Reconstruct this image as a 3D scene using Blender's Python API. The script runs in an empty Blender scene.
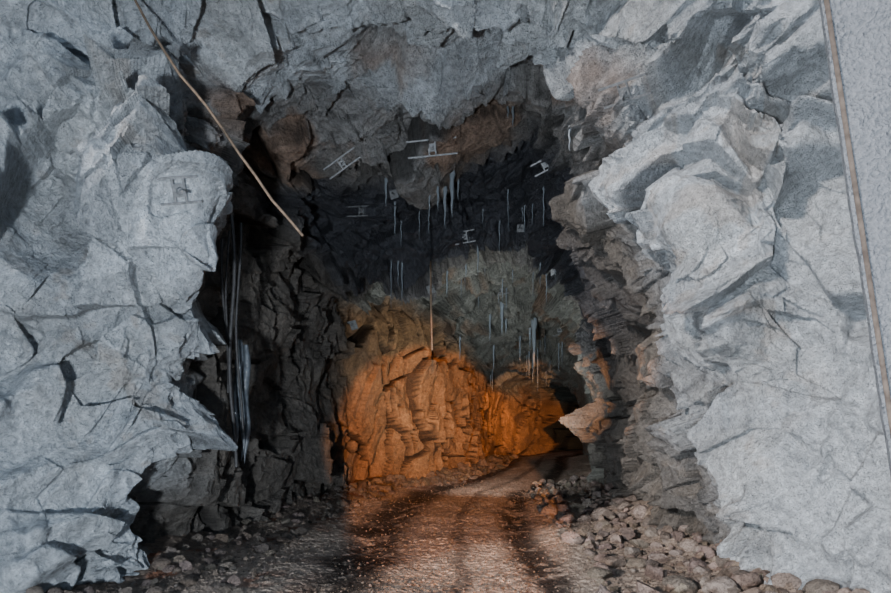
import bpy, math, random
import numpy as np
from mathutils import Vector, Matrix
random.seed(3); rng=np.random.default_rng(5)
F=594.0; H=1.6; CX=445.5; HY=420.0
def P(x,y,Y): return np.array([(x-CX)/F*Y, Y, H-(y-HY)/F*Y])

# ---------------------------------------------------------------- noise
def hsh(ix,iy,iz,seed):
    h=(ix.astype(np.int64)*73856093)^(iy.astype(np.int64)*19349663)^(iz.astype(np.int64)*83492791)^(seed*2654435)
    h=h&0xffffffff
    h=((h^(h>>16))*0x45d9f3b)&0xffffffff
    h=((h^(h>>16))*0x45d9f3b)&0xffffffff
    h=h^(h>>16)
    return h
def r01(h,k):
    g=((h+k*0x9E3779B9)&0xffffffff)
    g=((g^(g>>15))*0x2c1b3c6d)&0xffffffff
    g=((g^(g>>12))*0x297a2d39)&0xffffffff
    g=g^(g>>15)
    return g.astype(np.float64)/4294967296.0
def vnoise(p,seed=0):
    i=np.floor(p).astype(np.int64); f=p-i; f=f*f*f*(f*(f*6-15)+10)
    out=np.zeros(len(p))
    for dx in (0,1):
        wx=f[:,0] if dx else 1-f[:,0]
        for dy in (0,1):
            wy=f[:,1] if dy else 1-f[:,1]
            for dz in (0,1):
                wz=f[:,2] if dz else 1-f[:,2]
                out+=wx*wy*wz*r01(hsh(i[:,0]+dx,i[:,1]+dy,i[:,2]+dz,seed),1)
    return out*2-1
def fbm(p,seed=0,o=4,g=0.5):
    a=1;s=0;n=np.zeros(len(p))
    for k in range(o):
        n+=a*vnoise(p*(2.03**k)+17.3*k,seed+k); s+=a; a*=g
    return n/s
def facet(p,seed=0,slope=1.0):
    b=np.floor(p-0.5).astype(np.int64)
    best=np.full(len(p),1e9); sec=np.full(len(p),1e9); val=np.zeros(len(p)); rid=np.zeros(len(p))
    for dx in (0,1):
        for dy in (0,1):
            for dz in (0,1):
                cx=b[:,0]+dx;cy=b[:,1]+dy;cz=b[:,2]+dz
                h=hsh(cx,cy,cz,seed)
                qx=p[:,0]-(cx+0.1+0.8*r01(h,1)); qy=p[:,1]-(cy+0.1+0.8*r01(h,2)); qz=p[:,2]-(cz+0.1+0.8*r01(h,3))
                d=qx*qx+qy*qy+qz*qz-0.25*r01(h,9)
                r=r01(h,4)
                v=(r*2-1)*0.6+slope*((r01(h,5)-.5)*qx+(r01(h,6)-.5)*qy+(r01(h,7)-.5)*qz)*2
                m=d<best
                sec=np.where(m,best,np.minimum(sec,d))
                best=np.where(m,d,best); val=np.where(m,v,val); rid=np.where(m,r01(h,8),rid)
    return val,rid,np.sqrt(sec+.3)-np.sqrt(best+.3)
def ridges(p,seed=0,slope=1.5):
    """continuous faceted relief with sharp protruding edges (lower envelope of tilted planes)"""
    b=np.floor(p-0.5).astype(np.int64)
    best=np.full(len(p),-1e9); rid=np.zeros(len(p))
    for dx in (0,1):
        for dy in (0,1):
            for dz in (0,1):
                cx=b[:,0]+dx;cy=b[:,1]+dy;cz=b[:,2]+dz
                h=hsh(cx,cy,cz,seed)
                qx=p[:,0]-(cx+0.1+0.8*r01(h,1)); qy=p[:,1]-(cy+0.1+0.8*r01(h,2)); qz=p[:,2]-(cz+0.1+0.8*r01(h,3))
                v=(r01(h,4)-.5)*0.5+slope*((r01(h,5)-.5)*qx+(r01(h,6)-.5)*qy+(r01(h,7)-.5)*qz)-0.9*(qx*qx+qy*qy+qz*qz)
                m=v>best
                best=np.where(m,v,best); rid=np.where(m,r01(h,8),rid)
    return -(best-0.05),rid
def sst(a,b,x):
    t=np.clip((x-a)/(b-a),0,1); return t*t*(3-2*t)

# ---------------------------------------------------------------- tunnel control rings
B=None
R=[
[(-330,B,3.0),(-350,600,3.0),(-350,420,3.2),(-330,200,3.4),(-260,-20,3.8),(-60,-200,4.3),(420,-300,5.0),(900,-220,4.3),(1180,-20,3.6),(1230,200,3.2),(1240,420,3.0),(1230,600,2.9),(1220,B,2.9)],
[(-40,B,4.6),(-60,520,4.8),(-70,400,4.9),(-60,220,5.0),(-40,60,5.2),(100,-60,5.4),(430,-90,5.6),(760,-60,5.3),(900,40,4.8),(940,200,4.5),(950,400,4.4),(940,540,4.3),(930,B,4.3)],
[(80,B,5.2),(70,520,5.4),(60,400,5.6),(65,230,5.6),(80,100,5.6),(190,20,6.1),(420,10,6.8),(640,20,6.2),(760,90,5.6),(800,230,5.3),(815,380,5.1),(820,500,5.0),(815,B,5.0)],
[(140,B,5.8),(145,500,6.0),(165,400,6.1),(194,250,5.8),(188,130,6.0),(235,95,7.4),(420,95,8.3),(560,78,7.5),(640,120,6.1),(690,220,5.7),(710,340,5.8),(745,460,5.7),(775,B,5.6)],
[(160,B,6.6),(200,490,7.2),(206,400,7.4),(206,290,7.4),(210,185,7.8),(275,170,9.2),(420,168,9.8),(540,115,8.8),(600,160,7.4),(635,240,7.0),(670,340,7.0),(710,450,6.8),(740,B,6.8)],
[(235,B,9),(245,470,9),(250,400,9),(252,300,9),(262,235,9.4),(320,215,10.2),(430,180,10.4),(530,140,10),(575,190,9),(600,250,9),(630,340,9),(655,440,9),(665,B,9)],
[(300,B,11),(305,450,11),(305,390,11),(305,320,11),(310,275,11),(360,265,11.3),(440,252,11.5),(530,230,11.4),(578,255,11),(597,295,11),(610,350,11),(620,430,11),(624,B,11)],
[(345,B,13.3),(348,450,13.3),(348,400,13.3),(345,340,13.3),(350,300,13.5),(390,275,13.5),(450,265,13.8),(530,245,14),(578,270,13.5),(592,310,13.5),(598,360,13.5),(600,420,13.5),(606,B,13.5)],
[(420,B,15.6),(420,440,15.6),(418,400,15.6),(415,350,15.6),(410,315,15.8),(440,300,16.5),(480,290,17),(535,285,17),(574,300,16),(587,325,16),(594,370,16),(596,420,16),(600,B,16)],
[(472,B,20),(472,440,20),(472,410,20),(468,385,20),(472,360,20),(492,350,20.5),(520,343,21),(550,340,21),(573,350,20),(584,365,20),(588,390,20),(590,420,20),(593,B,20)],
[(494,B,26),(494,440,26),(494,425,26),(494,405,26),(496,390,26),(508,380,26),(530,376,26),(550,376,26),(568,380,26),(578,392,26),(582,410,26),(584,430,26),(586,B,26)],
[(542,B,29),(542,440,29),(542,430,29),(542,415,29),(544,400,29),(550,390,30),(560,384,31),(568,384,31),(578,388,31),(586,396,31),(590,410,31),(592,430,31),(594,B,31)],
[(620,B,42),(620,440,42),(620,430,42),(620,420,42),(622,410,42),(628,402,42),(634,400,42),(640,400,42),(646,404,42),(650,410,42),(652,420,42),(652,430,42),(652,B,42)],
[(640,B,44),(640,436,44),(640,432,44),(640,430,44),(640,428,44),(640,427,44),(640,427,44),(640,427,44),(640,427,44),(640,430,44),(640,432,44),(640,436,44),(640,B,44)],
]
K=np.array([[P(x,(HY+(H+0.25)*F/Y) if y is None else y,Y) for (x,y,Y) in r] for r in R])
NR=len(R); NC=13
rowsW=[50,120,150,140,120,100,80,80,70,45,35,15,6]
colsW=[85,115,155,130,120,210,210,160,125,125,115,90]
def params(W):
    o=[]
    for i,w in enumerate(W): o+=list(i+np.arange(w)/w)
    o.append(len(W)-1e-6); return np.array(o)
S=params(rowsW); T=params(colsW)
def cr(Kp,u):
    n=Kp.shape[0]; i=np.clip(np.floor(u).astype(int),0,n-2); f=(u-i)
    i0=np.clip(i-1,0,n-1); i3=np.clip(i+2,0,n-1)
    f=f.reshape((-1,)+(1,)*(Kp.ndim-1))
    p0,p1,p2,p3=Kp[i0],Kp[i],Kp[i+1],Kp[i3]
    c=0.35
    m1=(p2-p0)*c; m2=(p3-p1)*c
    return (2*f**3-3*f**2+1)*p1+(f**3-2*f**2+f)*m1+(-2*f**3+3*f**2)*p2+(f**3-f**2)*m2
G=cr(K,S)
G=np.transpose(cr(np.transpose(G,(1,0,2)),T),(1,0,2))
nr,nc=G.shape[:2]
dS=np.gradient(G,axis=0); dT=np.gradient(G,axis=1)
N=np.cross(dS,dT); N/=np.linalg.norm(N,axis=2,keepdims=True)+1e-9
cen=K.mean(axis=1); cenS=np.stack([np.interp(S,np.arange(NR),cen[:,k]) for k in range(3)],1)
flip=np.sum(N*(cenS[:,None,:]-G),axis=2)
N*=np.sign(np.median(flip))
for _ in range(60):
    N[1:-1]=(N[:-2]+N[1:-1]*2+N[2:])/4
    N[:,1:-1]=(N[:,:-2]+N[:,1:-1]*2+N[:,2:])/4
N/=np.linalg.norm(N,axis=2,keepdims=True)+1e-9
p=G.reshape(-1,3); n=N.reshape(-1,3)
s=np.repeat(S,nc); t=np.tile(T,nr)
wob=fbm(p*0.7,40,4)
ss=s+0.45*wob; tt=t+0.5*fbm(p*0.6+9,50,3)
px=CX+p[:,0]/p[:,1]*F; py=HY-(p[:,2]-H)/p[:,1]*F
edge=np.interp(t,[0,2,3,4,5,6,7,7.6,8.5,10,11,12],[2.3,1.8,1.4,1.4,1.0,0.9,1.1,1.6,1.8,2.1,2.5,2.8])
shot=1-sst(-0.45,0.45,ss-edge)
wall=1-sst(3.6,4.8,t)*(1-sst(7.4,8.6,t))
warp=np.stack([fbm(p*0.8+3,60,2),fbm(p*0.8+31,61,2),fbm(p*0.8+77,62,2)],1)
q=p+0.25*warp
def rot(q,ax,ay,az=0):
    m=np.array(Matrix.Rotation(ax,3,'X')@Matrix.Rotation(ay,3,'Y')@Matrix.Rotation(az,3,'Z')); return q@m.T
tz=t+0.8*fbm(p*0.8+200,51,2)
zoneL=tz<4.3; zoneR=tz>8.1
QL=rot(q,0.45,-0.42,0.4); QR=rot(q,0.5,0.5,-0.4)+31.0; QC=rot(q,0.35,0.45,0.3)+67.0
def coords(sw,sc):
    a=np.array(sw);c=np.array(sc)
    o=QC/c
    o=np.where(zoneL[:,None],QL/a,o); return np.where(zoneR[:,None],QR/a,o)
L1,id1,e1=facet(coords((0.85,1.0,1.2),(1.9,1.4,0.8)),100,1.5)
M1,im1=ridges(coords((0.75,0.85,1.0),(1.2,1.0,0.6)),150,1.8)
L2,id2,e2=facet(coords((0.36,0.6,0.7),(1.0,0.6,0.26)),200,1.5)
M2,im2=ridges(coords((0.33,0.42,0.5),(0.6,0.4,0.24)),250,1.8)
L3,id3,e3=facet(coords((0.14,0.24,0.28),(0.36,0.24,0.1)),300,1.4)
M3,im3=ridges(coords((0.13,0.16,0.18),(0.2,0.15,0.1)),350,1.8)
C1=facet(rot(q,0.12,-0.15)/np.array((0.45,0.6,2.6)),400,1.5)
C2=facet(rot(q,0.3,0.2)/np.array((1.1,1.3,1.9)),420,1.6)
inl=sst(3.3,4.0,s)*(1-sst(10,10.5,s))*(1-sst(3.5,4.5,t))
rock=1-shot
amp2=0.4+1.1*sst(-0.3,0.3,fbm(p*0.9+40,78,2))
amp3=0.3+1.3*sst(-0.3,0.3,fbm(p*1.4+80,79,2))
sm=0.12*fbm(p*1.1,70,3)+0.06*fbm(p*3.5,71,3)
near=sst(0.5,1.6,s)
deepw=sst(6.6,7.2,s)*(1-sst(3.5,4.5,t))
vz=sst(4.1,4.7,s)*(1-sst(6.3,6.9,s))*(1-wall)
rk=0.32*L1*(1-deepw)+0.28*M1+(0.12*L2*amp2*(1-0.9*deepw)+0.15*M2*amp2)*(1+0.7*vz)+(0.035*L3*amp3*(1-deepw)+0.06*M3*amp3*(1-0.5*deepw))*(1+0.8*vz)+0.04*fbm(p*2.2,72,4)+0.012*fbm(p*14,75,3)
rk+=deepw*(0.32*C2[0]+0.06*fbm(p*5,73,4))
D=rk*(1-inl*0.4)+inl*0.2*C1[0]
fis=(1-sst(0.0,0.03,e1))*(id1>0.6)*0.12*(1-deepw)*sst(2.8,3.4,s)
fis+= (1-sst(0.0,0.045,C1[2]))*(C1[1]>0.45)*0.30*inl
fis+= (1-sst(0.0,0.045,C2[2]))*0.35*deepw
D-=fis
st=facet(rot(q,0.2,0.5)/np.array((1.3,0.9,0.16)),500,0.8)[0]
D+=0.09*st*(1-wall)*sst(2,3,s)
Lsm=(0.32*L1+0.34*M1+0.085*L2*amp2+0.20*M2*amp2+0.10*M3*amp3)*near+0.03*L2*(1-near)
def blur(a,it):
    a=a.reshape(nr,nc).copy()
    for _ in range(it):
        a[1:-1]=(a[:-2]+a[1:-1]*2+a[2:])/4
        a[:,1:-1]=(a[:,:-2]+a[:,1:-1]*2+a[:,2:])/4
    return a.ravel()
b1_=blur(Lsm,8); b2_=blur(Lsm,80)
mm=sst(0.9,1.7,s)
Lsm=b2_*(1-mm)+b1_*mm
D=D*rock+(sm+Lsm+0.022*fbm(p*13,76,3))*shot
D*=1-0.5*sst(8,10,s)
D*=1-0.6*sst(6.6,7.8,s)*sst(8.2,9.2,t)
def bump(x,y,rx,ry,a,s0=0,s1=13):
    return a*np.exp(-(((px-x)/rx)**2+((py-y)/ry)**2)**1.5)*((s>=s0)&(s<=s1))
def wedge(x,y,rx,ry,ang,a,s0=0,s1=13,top=0.6):
    c_,s_=math.cos(ang),math.sin(ang); u=((px-x)*c_+(py-y)*s_)/rx; v=(-(px-x)*s_+(py-y)*c_)/ry
    return a*np.clip(1-np.abs(u)-np.abs(v)*0.8,0,top)*((s>=s0)&(s<=s1))
D+=wedge(135,165,60,110,0.3,0.75,1,3.4)
D+=bump(170,520,22,45,-0.75,2,4.6)
D+=bump(232,330,14,130,-0.6,3.3,5)
D+=wedge(690,200,70,80,0.5,0.6,1,3.6)
D+=wedge(615,60,55,45,0.2,0.7,1,3.6)
D+=wedge(725,330,50,50,0.7,0.4,1,3.6)
D+=bump(690,430,45,75,0.15,3,5)
D+=bump(640,400,10,90,-0.5,3.4,5.6)
P3=p+n*D[:,None]
P3[:,2]=np.where(t<0.02,np.minimum(P3[:,2],-0.2),P3[:,2]); P3[:,2]=np.where(t>11.98,np.minimum(P3[:,2],-0.2),P3[:,2])

# ---------------------------------------------------------------- rock colours by depth and zone
def C(*c): return np.array(c)[None,:]
def mix(a,b,m): return a*(1-m[:,None])+b*m[:,None]
n1=fbm(p*1.3+5,80,4); n2=fbm(p*5+5,81,4); n3=fbm(p*0.5+15,82,3)
col=np.repeat(C(0.49,0.535,0.57),len(p),0)
col=mix(col,C(0.46,0.49,0.505),sst(-0.1,0.3,n1)*rock)
col=mix(col,C(0.32,0.28,0.24),sst(0.2,0.5,n2+n3)*rock*0.5)
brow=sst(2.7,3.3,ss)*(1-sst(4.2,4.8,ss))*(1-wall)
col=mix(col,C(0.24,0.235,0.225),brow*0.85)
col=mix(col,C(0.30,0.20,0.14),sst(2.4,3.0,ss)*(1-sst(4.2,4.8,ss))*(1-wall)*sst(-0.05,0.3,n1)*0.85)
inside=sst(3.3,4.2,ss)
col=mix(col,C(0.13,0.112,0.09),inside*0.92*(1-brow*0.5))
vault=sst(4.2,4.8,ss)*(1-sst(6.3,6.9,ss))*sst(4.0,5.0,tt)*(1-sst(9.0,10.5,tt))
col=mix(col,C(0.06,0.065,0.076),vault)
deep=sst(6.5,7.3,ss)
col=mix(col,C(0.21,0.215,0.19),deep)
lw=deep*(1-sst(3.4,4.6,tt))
col=mix(col,C(0.36,0.20,0.09),lw)  # warmth of the orange light put into the deep left wall's colour
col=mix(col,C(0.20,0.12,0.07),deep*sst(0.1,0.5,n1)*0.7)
tint=(0.6+0.8*(0.35*id2+0.25*id1+0.2*im2+0.2*id3)); tint=tint*rock+1*shot
col*=tint[:,None]*(1+0.28*n2)[:,None]
crev_shade=(1-sst(0.0,0.04,e2))*rock*(1-deepw)*sst(2.6,3.4,s)
col*= (1-0.4*crev_shade)[:,None]*(1-0.75*np.clip(fis*8,0,1)*rock)[:,None]  # crevice and fissure shade painted into the rock colour
wet=np.clip(vault*0.9+inside*0.35+0.1,0,1)*rock

def makemesh(name,co,fv,mat,cols=None,wetv=None,smooth=False):
    me=bpy.data.meshes.new(name)
    k=fv.shape[1]
    me.vertices.add(len(co)); me.vertices.foreach_set('co',co.astype(np.float32).ravel())
    me.loops.add(fv.size); me.loops.foreach_set('vertex_index',fv.astype(np.int32).ravel())
    me.polygons.add(len(fv)); me.polygons.foreach_set('loop_start',(np.arange(len(fv))*k).astype(np.int32))
    try: me.polygons.foreach_set('loop_total',np.full(len(fv),k,dtype=np.int32))
    except Exception: pass
    me.update(calc_edges=True)
    if cols is not None:
        a=me.color_attributes.new('Col','FLOAT_COLOR','POINT')
        a.data.foreach_set('color',np.concatenate([cols,np.ones((len(cols),1))],1).astype(np.float32).ravel())
    if wetv is not None:
        a=me.attributes.new('wet','FLOAT','POINT'); a.data.foreach_set('value',wetv.astype(np.float32))
    me.polygons.foreach_set('use_smooth',np.full(len(fv),smooth))
    me.materials.append(mat); me.validate()
    ob=bpy.data.objects.new(name,me); bpy.context.scene.collection.objects.link(ob)
    return ob

# ---------------------------------------------------------------- materials
def newmat(name):
    m=bpy.data.materials.new(name); m.use_nodes=True
    nt=m.node_tree; bs=nt.nodes['Principled BSDF']; return m,nt,bs
def rockmat(name,bs1=22,bs2=90,b1=0.04,b2=0.012):
    m,nt,bs=newmat(name); N_=nt.nodes.new; L=nt.links.new
    at=N_('ShaderNodeAttribute'); at.attribute_name='Col'
    we=N_('ShaderNodeAttribute'); we.attribute_name='wet'
    tc=N_('ShaderNodeTexCoord')
    a=N_('ShaderNodeTexNoise'); a.inputs['Scale'].default_value=bs1; a.inputs['Detail'].default_value=8; a.inputs['Roughness'].default_value=0.7
    b=N_('ShaderNodeTexNoise'); b.inputs['Scale'].default_value=bs2; b.inputs['Detail'].default_value=3
    L(tc.outputs['Object'],a.inputs['Vector']); L(tc.outputs['Object'],b.inputs['Vector'])
    r=N_('ShaderNodeMapRange'); r.inputs['From Min'].default_value=0.3; r.inputs['From Max'].default_value=0.7
    r.inputs['To Min'].default_value=0.58; r.inputs['To Max'].default_value=1.42
    L(a.outputs['Fac'],r.inputs['Value'])
    v=N_('ShaderNodeVectorMath'); v.operation='SCALE'
    L(at.outputs['Color'],v.inputs[0]); L(r.outputs[0],v.inputs['Scale']); L(v.outputs[0],bs.inputs['Base Color'])
    rr=N_('ShaderNodeMapRange'); rr.inputs['To Min'].default_value=0.88; rr.inputs['To Max'].default_value=0.36
    L(we.outputs['Fac'],rr.inputs['Value']); L(rr.outputs[0],bs.inputs['Roughness'])
    u=N_('ShaderNodeBump'); u.inputs['Distance'].default_value=b1; u.inputs['Strength'].default_value=1
    w=N_('ShaderNodeBump'); w.inputs['Distance'].default_value=b2; w.inputs['Strength'].default_value=1
    L(a.outputs['Fac'],u.inputs['Height']); L(b.outputs['Fac'],w.inputs['Height'])
    L(w.outputs[0],u.inputs['Normal']); L(u.outputs[0],bs.inputs['Normal'])
    bs.inputs['Specular IOR Level'].default_value=0.4
    return m
M_rock=rockmat('rock_shotcrete',14,50,0.11,0.05)
M_ground=rockmat('gravel_ground',14,70,0.07,0.03)
def simple(name,c1,c2,rough=0.7,metal=0.0,scale=20,bd=0.01):
    m,nt,bs=newmat(name); N_=nt.nodes.new; L=nt.links.new
    tc=N_('ShaderNodeTexCoord'); a=N_('ShaderNodeTexNoise'); a.inputs['Scale'].default_value=scale; a.inputs['Detail'].default_value=6
    L(tc.outputs['Object'],a.inputs['Vector'])
    cr_=N_('ShaderNodeValToRGB'); cr_.color_ramp.elements[0].position=0.35; cr_.color_ramp.elements[1].position=0.65
    cr_.color_ramp.elements[0].color=(*c1,1); cr_.color_ramp.elements[1].color=(*c2,1)
    L(a.outputs['Fac'],cr_.inputs[0]); L(cr_.outputs[0],bs.inputs['Base Color'])
    u=N_('ShaderNodeBump'); u.inputs['Distance'].default_value=bd; L(a.outputs['Fac'],u.inputs['Height']); L(u.outputs[0],bs.inputs['Normal'])
    bs.inputs['Roughness'].default_value=rough; bs.inputs['Metallic'].default_value=metal
    return m
M_rust=simple('rusty_steel',(0.09,0.065,0.045),(0.18,0.13,0.09),0.8,0.2,30,0.004)
M_galv=simple('galvanised_steel',(0.12,0.13,0.135),(0.22,0.23,0.24),0.55,0.3,30,0.002)
M_cable=simple('black_cable_rubber',(0.02,0.02,0.022),(0.05,0.05,0.05),0.6,0,30,0.002)
M_wood=simple('weathered_timber',(0.07,0.055,0.045),(0.14,0.115,0.095),0.85,0,14,0.01)
M_conc=simple('sprayed_concrete',(0.17,0.19,0.21),(0.25,0.27,0.295),0.9,0,34,0.06)
M_ice,nt,bs=newmat('ice'); bs.inputs['Base Color'].default_value=(0.26,0.305,0.34,1); bs.inputs['Roughness'].default_value=0.25
bs.inputs['Transmission Weight'].default_value=0.35; bs.inputs['IOR'].default_value=1.31
tn=nt.nodes.new('ShaderNodeTexNoise'); tn.inputs['Scale'].default_value=25; bu=nt.nodes.new('ShaderNodeBump'); bu.inputs['Distance'].default_value=0.02
nt.links.new(tn.outputs['Fac'],bu.inputs['Height']); nt.links.new(bu.outputs[0],bs.inputs['Normal'])

# ---------------------------------------------------------------- shell split into named parts
idx=np.arange(nr*nc).reshape(nr,nc)
c1=int(np.searchsorted(T,4.0)); c2=int(np.searchsorted(T,8.4))
shell=[]
for nm,a,b in (('wall_left',0,c1),('ceiling',c1,c2),('wall_right',c2,nc-1)):
    sb=idx[:,a:b+1]; vi=sb.ravel(); m_,k_=sb.shape
    li=np.arange(m_*k_).reshape(m_,k_)
    fv=np.stack([li[:-1,:-1],li[:-1,1:],li[1:,1:],li[1:,:-1]],-1).reshape(-1,4)
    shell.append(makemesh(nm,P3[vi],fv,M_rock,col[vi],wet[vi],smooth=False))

# ---------------------------------------------------------------- ground
Yk=K[:,0,1]; XL=K[:,0,0]; XR=K[:,12,0]; YkR=K[:,12,1]
def lr(Y): return np.interp(Y,Yk,XL),np.interp(Y,YkR,XR)
def ground_z(X,Y,fine=True):
    l,r=lr(Y); c=(l+r)/2; off=X-c
    q_=np.stack([X,Y,0*X],1)
    z=0.05*fbm(q_*0.8,900,3)
    z+=0.30*sst(1.1,0.0,r-X)*(Y<24)*(0.6+0.5*fbm(q_*1.1+4,901,2))*sst(3,5,Y)
    z+=0.20*sst(1.0,0.0,X-l)*(Y<24)*(0.6+0.5*fbm(q_*1.1+8,902,2))
    z-=0.06*np.exp(-((off+1.1)/0.3)**2)+0.06*np.exp(-((off-1.0)/0.25)**2)
    if fine:
        z+=0.012*fbm(q_*6,903,4,0.6)
        z+=0.012*facet(q_*np.array([18,18,1])+0.3,904,0.7)[0]
    return z
yy=np.concatenate([np.linspace(-12,4,60,endpoint=False),np.linspace(4,8,330,endpoint=False),np.linspace(8,14,260,endpoint=False),np.linspace(14,46,260)])
xx=np.concatenate([np.linspace(-14,-4,30,endpoint=False),np.linspace(-4,5.5,620,endpoint=False),np.linspace(5.5,20,60)])
GX,GY=np.meshgrid(xx,yy); gx=GX.ravel(); gy=GY.ravel()
gz=ground_z(gx,gy)
l,r=lr(gy); off=gx-(l+r)/2
q_=np.stack([gx,gy,0*gx],1)
gn=fbm(q_*1.6,910,4); gm=fbm(q_*7,911,3)
gc=np.repeat(C(0.45,0.36,0.29),len(gx),0)
gc=mix(gc,C(0.29,0.25,0.21),sst(-0.1,0.4,gn)*0.5)
rut_shadow=np.clip(np.exp(-((off+1.05+0.15*gn)/0.46)**4)+np.exp(-((off-0.95+0.12*gn)/0.27)**4)+0.6*np.exp(-((off-0.1+0.1*gn)/0.09)**4),0,1)  # tyre ruts plus a thin central shadow line painted into the ground
gw=rut_shadow*sst(-0.7,-0.1,gm+0.6*gn)
gc=mix(gc,C(0.026,0.018,0.014),gw*0.95)
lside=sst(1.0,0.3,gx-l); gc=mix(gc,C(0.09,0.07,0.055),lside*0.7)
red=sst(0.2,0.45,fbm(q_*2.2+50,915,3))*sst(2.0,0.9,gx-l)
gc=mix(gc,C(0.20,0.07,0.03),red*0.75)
gc*=(1+0.35*gm)[:,None]
a_=np.arange(len(gx)).reshape(len(yy),len(xx))
fv=np.stack([a_[:-1,:-1],a_[:-1,1:],a_[1:,1:],a_[1:,:-1]],-1).reshape(-1,4)
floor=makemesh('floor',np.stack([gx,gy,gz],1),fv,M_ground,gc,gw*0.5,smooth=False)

# ---------------------------------------------------------------- rubble
import bmesh
def ico(sub):
    bm=bmesh.new(); bmesh.ops.create_icosphere(bm,subdivisions=sub,radius=1)
    v=np.array([x.co[:] for x in bm.verts]); f=np.array([[q.index for q in y.verts] for y in bm.faces]); bm.free(); return v,f
def rocks(name,xs,ys,sz,base,sub=2,mat=None,sink=0.2):
    v0,f0=ico(sub); k=len(v0); n_=len(xs); zs=ground_z(xs,ys)
    co=np.zeros((n_,k,3)); cc=np.zeros((n_,k,3))
    for i in range(n_):
        v=v0.copy()
        for _ in range(7 if sub>1 else 3):
            d=rng.normal(size=3); d/=np.linalg.norm(d); h=rng.uniform(0.4,0.75)
            o=v@d; m=o>h; v[m]-=np.outer(o[m]-h,d)
        v*=rng.uniform(0.55,1.3,3)*np.array([1,1,0.75])
        a,b=rng.uniform(0,6.28),rng.uniform(-0.6,0.6)
        m=np.array(Matrix.Rotation(a,3,'Z')@Matrix.Rotation(b,3,'X'))
        v=(v@m.T)*sz[i]
        v+=np.array([xs[i],ys[i],zs[i]+sz[i]*sink]); co[i]=v
        cc[i]=np.array(base)*rng.uniform(0.6,1.25)*np.array([rng.uniform(.95,1.1),1,rng.uniform(.9,1.05)])
    fv=(f0[None]+(np.arange(n_)*k)[:,None,None]).reshape(-1,3)
    return makemesh(name,co.reshape(-1,3),fv,mat or M_rock,cc.reshape(-1,3),np.zeros(n_*k))
def sizes(n_,a,b,pw=2.5): return a+(b-a)*rng.random(n_)**pw
n_=2400; ys=4.6+11*rng.random(n_)**1.5; l,r=lr(ys); xs=r-0.1-1.6*rng.random(n_)**1.5
rocks('rock_rubble',xs,ys,sizes(n_,0.012,0.17,6),(0.33,0.27,0.23))
n_=1300; ys=4.8+12*rng.random(n_)**1.2; l,r=lr(ys); xs=l+0.1+1.1*rng.random(n_)**1.2
rocks('rock_rubble',xs,ys,sizes(n_,0.012,0.11,5),(0.22,0.185,0.16))
n_=600; ys=13+13*rng.random(n_); l,r=lr(ys); xs=l+0.1+0.9*rng.random(n_)
rocks('rock_rubble',xs,ys,sizes(n_,0.03,0.2,3),(0.22,0.16,0.11))
n_=6500; ys=4.8+11*rng.random(n_)**1.6; l,r=lr(ys); xs=l+0.5+(r-l-1)*rng.random(n_)
rocks('loose_gravel',xs,ys,sizes(n_,0.005,0.024,3),(0.34,0.275,0.22),sub=1)

# ---------------------------------------------------------------- helpers for attached items
bpy.context.view_layer.update()
cam0=Vector((0,0,H))
def hit(x,y,origin=None,direc=None):
    d=Vector(P(x,y,1.0)-np.array([0,0,H])) if direc is None else direc
    d.normalize(); o=cam0 if origin is None else origin
    best=None
    for ob in shell:
        ok,loc,no,fi=ob.ray_cast(o,d)
        if ok and (best is None or (loc-o).length<best[2]): best=(loc.copy(),no.copy(),(loc-o).length)
    return best
def smooth_n(x,y):
    a=Vector((0,0,0))
    for dx in (-12,0,12):
        for dy in (-12,0,12):
            h=hit(x+dx,y+dy)
            if h:
                nn=h[1]
                if nn.dot(cam0-h[0])<0: nn=-nn
                a+=nn
    return a.normalized()
def tube(name,pts,rad,mat,parent=None,res=3):
    cu=bpy.data.curves.new(name,'CURVE'); cu.dimensions='3D'; cu.bevel_depth=rad; cu.bevel_resolution=res
    sp=cu.splines.new('POLY'); sp.points.add(len(pts)-1)
    for i,q1 in enumerate(pts): sp.points[i].co=(*q1,1)
    cu.use_fill_caps=True; cu.materials.append(mat)
    ob=bpy.data.objects.new(name,cu); bpy.context.scene.collection.objects.link(ob)
    if parent: ob.parent=parent
    return ob
def addbox(bm,mtx,sx,sy,sz):
    return bmesh.ops.create_cube(bm,size=1,matrix=mtx@Matrix.Diagonal((sx,sy,sz,1)))
def plate(x,y,size=0.16,ang=0.0,strap=0.0,tilt=None):
    h=hit(x,y)
    if not h: return
    loc=h[0]; nn=smooth_n(x,y) if tilt is None else Vector(tilt).normalized()
    zq=nn.to_track_quat('Z','Y').to_matrix().to_4x4()
    base=Matrix.Translation(loc+nn*0.03)@zq@Matrix.Rotation(ang,4,'Z')
    bm=bmesh.new(); ps=size*0.9
    if strap>0:
        ps=size*0.5
        for dy in (-size*0.5,size*0.5):
            addbox(bm,base@Matrix.Translation((0,dy,0.0)),strap,0.022,0.012)
        for dx in (-ps*0.45,ps*0.45):
            addbox(bm,base@Matrix.Translation((dx,0,0.006)),0.02,size,0.010)
    addbox(bm,base@Matrix.Translation((0,0,0.014)),ps,ps,0.012)
    bmesh.ops.create_cone(bm,segments=6,radius1=size*0.16,radius2=size*0.13,depth=0.035,cap_ends=True,matrix=base@Matrix.Translation((0,0,0.037)))
    bmesh.ops.create_cone(bm,segments=12,radius1=size*0.07,radius2=size*0.07,depth=0.14,cap_ends=True,matrix=base@Matrix.Translation((0,0,0.09)))
    me=bpy.data.meshes.new('rock_bolt_plate'); bm.to_mesh(me); bm.free(); me.materials.append(M_galv)
    ob=bpy.data.objects.new('rock_bolt_plate',me); bpy.context.scene.collection.objects.link(ob)
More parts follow.
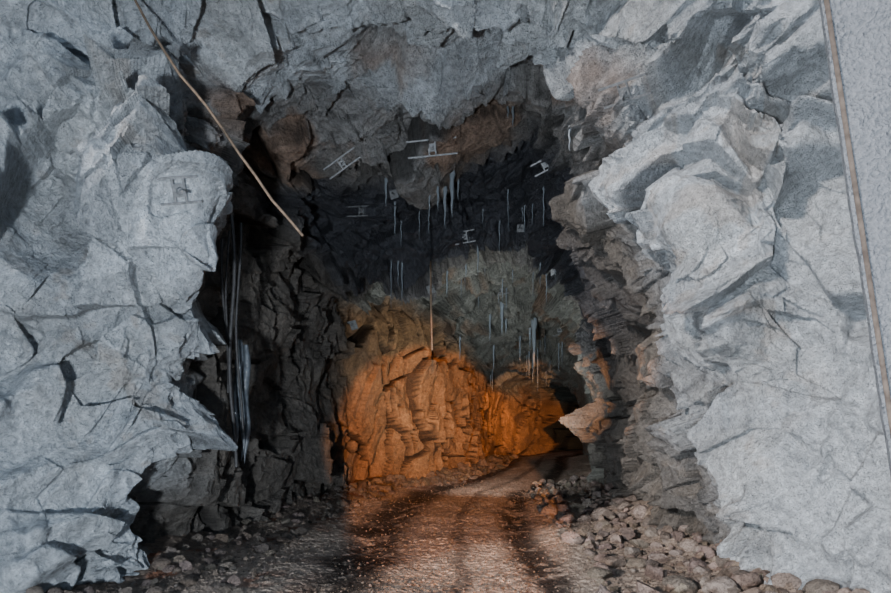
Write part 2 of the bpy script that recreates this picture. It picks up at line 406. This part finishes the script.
for a in [(432,148,0.22,0.1,0.75),(178,190,0.22,0.3,0.36),(625,90,0.2,0.0,0.5),(342,163,0.16,0.6,0.6),(362,212,0.18,0.0,0.5),(465,237,0.2,0.1,0.4),(352,326,0.24,0.3,0.0),(520,228,0.15,0,0.0),(475,90,0.15,0.4,0),(560,330,0.3,0.1,0.6),(500,290,0.25,0.2,0.5),(395,195,0.16,0.2,0.0),(545,165,0.16,0.4,0.4),(555,270,0.2,0.1,0.0),(430,290,0.2,0.4,0.0)]:
    plate(*a)

def icicle(x,y,length,rad,name='icicle'):
    h=hit(x,y)
    if not h: return
    up=hit(0,0,h[0]+ (cam0-h[0]).normalized()*0.15, Vector((0,0,1)))
    top=(up[0] if up and (up[0]-h[0]).length<1.2 else h[0])
    top=top+Vector((0,0,0.05))
    k=9; sg=9; co=[];fv=[]
    for i in range(k):
        f=i/(k-1); rr=rad*(1-f)**0.8*(1+0.2*math.sin(i*2.3))+0.002
        for j in range(sg):
            a=2*math.pi*j/sg
            co.append((top.x+rr*math.cos(a)+0.006*math.sin(i*1.7),top.y+rr*math.sin(a),top.z-length*f))
    for i in range(k-1):
        for j in range(sg): fv.append((i*sg+j,i*sg+(j+1)%sg,(i+1)*sg+(j+1)%sg,(i+1)*sg+j))
    return co,fv
def rand_ic(n_,x0,x1,y0,y1,l0,l1,r0,r1): return [(rng.uniform(x0,x1),rng.uniform(y0,y1),rng.uniform(l0,l1),rng.uniform(r0,r1)) for _ in range(n_)]
groups=[('icicle_cluster',[(513,108,0.4,0.025),(508,118,0.25,0.02)]),
('icicle_cluster',[(438,190,0.5,0.03),(445,195,0.7,0.035),(452,178,0.8,0.05),(458,180,0.6,0.04),(386,205,0.5,0.03),(395,208,0.6,0.02)]+rand_ic(16,360,570,180,240,0.2,0.7,0.007,0.018)),
('icicle_cluster',[(478,250,0.8,0.025),(447,278,0.7,0.03),(466,268,0.4,0.03)]+rand_ic(20,370,580,260,300,0.3,1.0,0.008,0.02)),
('icicle_cluster',[(502,315,1.0,0.07),(506,320,0.6,0.05),(534,325,1.6,0.10),(530,330,0.8,0.05),(460,340,0.8,0.03),(490,335,0.9,0.04),(520,338,0.9,0.04),(545,340,0.8,0.03)]+rand_ic(16,490,570,335,378,0.4,1.1,0.02,0.04))]
def groupmesh(name,parts,mat):
    co=[];fv=[]
    for pt in parts:
        if not pt: continue
        b=len(co); co+=pt[0]; fv+=[tuple(b+i for i in f) for f in pt[1]]
    if co: return makemesh(name,np.array(co),np.array(fv),mat,smooth=True)
for nm,ls in groups: groupmesh(nm,[icicle(*a) for a in ls],M_ice)

tube('hanging_drill_rod',[tuple(P(430,235,12.0)),tuple(P(431,305,12.0)),tuple(P(432,350,12.0))],0.022,M_rust)
for i,(x,w) in enumerate([(231,0.022),(238,0.016),(228,0.014),(224,0.018)]):
    pts=[]
    for y in range(215+8*i,470-25*i,14):
        pts.append(tuple(P(x+3*math.sin(y*0.03+i)+ (y-215)*0.01,y,7.15+0.1*i)))
    tube('hanging_cable',pts,w,M_cable)
parts=[]
for x,y,L_,rd in [(240,340,1.2,0.045),(246,345,1.5,0.05),(236,360,1.2,0.04),(243,390,0.9,0.04)]:
    co=[];fv=[]; top=P(x,y,7.5); k=12; sg=9
    for i in range(k):
        f=i/(k-1); rr=rd*(math.sin(math.pi*min(1,0.15+0.85*f))**0.7+0.02)
        for j in range(sg):
            a=2*math.pi*j/sg; co.append((top[0]+rr*math.cos(a)+0.02*math.sin(i),top[1]+rr*math.sin(a),top[2]-L_*f))
    for i in range(k-1):
        for j in range(sg): fv.append((i*sg+j,i*sg+(j+1)%sg,(i+1)*sg+(j+1)%sg,(i+1)*sg+j))
    parts.append((co,fv))
M_ice2=simple('dirty_ice',(0.05,0.06,0.07),(0.11,0.13,0.15),0.35,0,12,0.02)
groupmesh('frozen_seepage_ice',parts,M_ice2)

pts=[]
for x,y in [(128,-25),(135,0),(150,28),(165,52),(180,75),(195,92),(208,108),(222,128),(238,152),(255,175),(272,200),(288,218),(303,236)]:
    h=hit(x,y)
    if h: pts.append((x,y,h[0].y))
Yv=[q1[2] for q1 in pts]
for i in range(len(pts)): Yv[i]=min(Yv[max(0,i-1):i+2])
Yv=np.convolve(np.pad(Yv,1,'edge'),[.25,.5,.25],'valid')
tube('rusty_pipe',[tuple(P(q1[0],q1[1],yv-0.06)) for q1,yv in zip(pts,Yv)],0.013,M_rust)

def slab(name,quad,thick,mat,sub=60,amp=0.02):
    q4=[np.array(v) for v in quad]
    nn=np.cross(q4[1]-q4[0],q4[3]-q4[0]); nn/=np.linalg.norm(nn)
    u=np.linspace(0,1,sub); U,V=np.meshgrid(u,u); U=U.ravel()[:,None];V=V.ravel()[:,None]
    Q=(q4[0]*(1-U)+q4[1]*U)*(1-V)+(q4[3]*(1-U)+q4[2]*U)*V
    Q=Q+nn*(amp*fbm(Q*3,950,3))[:,None]
    B_=Q+np.array([0.04,thick,0])
    A=np.arange(sub*sub).reshape(sub,sub); nf=sub*sub
    f1=np.stack([A[:-1,:-1],A[:-1,1:],A[1:,1:],A[1:,:-1]],-1).reshape(-1,4)
    f2=f1[:,::-1]+nf
    sd=[]
    for ed in (A[0,:],A[-1,::-1],A[::-1,0],A[:,-1]):
        sd.append(np.stack([ed[:-1],ed[:-1]+nf,ed[1:]+nf,ed[1:]],-1))
    return makemesh(name,np.concatenate([Q,B_]),np.concatenate([f1,f2]+sd),mat)
ta=P(811,-60,4.4); tb=P(912,600,4.1)
dirv=(tb-ta)/(tb[2]-ta[2]); base_=ta+dirv*(-0.1-ta[2])
right=np.array([1.8,-0.7,0])
slab('wall_concrete_right',[base_,base_+right,ta+right,ta],0.08,M_conc,90,0.05)
bm=bmesh.new()
vdir=Vector(ta-base_); Ln=vdir.length
mt=Matrix.Translation(Vector((ta+base_)/2)+Vector((0.0,-0.06,0)))@vdir.to_track_quat('Z','Y').to_matrix().to_4x4()
addbox(bm,mt,0.03,0.03,Ln); bmesh.ops.bevel(bm,geom=bm.edges[:],offset=0.006,segments=2,affect='EDGES')
me=bpy.data.meshes.new('timber_batten'); bm.to_mesh(me); bm.free(); me.materials.append(M_wood)
ob=bpy.data.objects.new('timber_batten',me); bpy.context.scene.collection.objects.link(ob)

# ---------------------------------------------------------------- light
w=bpy.data.worlds.new('World'); bpy.context.scene.world=w; w.use_nodes=True
bg=w.node_tree.nodes['Background']; bg.inputs[0].default_value=(0.50,0.66,0.88,1); bg.inputs[1].default_value=0.68
def lamp(name,kind,loc,target,energy,color,**kw):
    ld=bpy.data.lights.new(name,kind); ld.energy=energy; ld.color=color
    for k_,v_ in kw.items(): setattr(ld,k_,v_)
    lo=bpy.data.objects.new(name,ld); lo.location=loc
    lo.rotation_euler=(Vector(target)-Vector(loc)).to_track_quat('-Z','Y').to_euler()
    bpy.context.scene.collection.objects.link(lo); return lo
lamp('sun','SUN',(-9,-5,6.5),(0,3,2.5),4.6,(1.0,0.91,0.87),angle=math.radians(4))
lamp('low_sun_spot','SPOT',(0.4,-25,4.2),(0.1,16,1.0),80000,(1.0,0.38,0.10),spot_size=math.radians(7.7),spot_blend=0.12,shadow_soft_size=0.10)
lamp('low_sun_spot','SPOT',(-3.0,-25,2.6),(3.9,28,1.9),120000,(1.0,0.42,0.14),spot_size=math.radians(4.6),spot_blend=0.2,shadow_soft_size=0.1)
lamp('added_fill','AREA',(-1.3,-1.5,0.6),(0,7.5,5.6),850,(0.84,0.91,1.0),size=0.4)  # added fill light behind the camera, brightens the brow and ceiling
lamp('added_fill','AREA',(0.2,10.5,1.2),(2.6,19,5.0),150,(0.9,0.96,0.98),size=0.4,spread=math.radians(110))  # added unseen fill inside the tunnel, brightens the deep ceiling

cd=bpy.data.cameras.new('camera'); cam=bpy.data.objects.new('camera',cd); bpy.context.scene.collection.objects.link(cam)
cd.lens=24; cd.sensor_width=36; cd.shift_y=(HY-296.5)/891.0; cd.clip_end=200
cam.location=(0,0,H); cam.rotation_euler=(math.radians(90),0,0)
bpy.context.scene.camera=cam
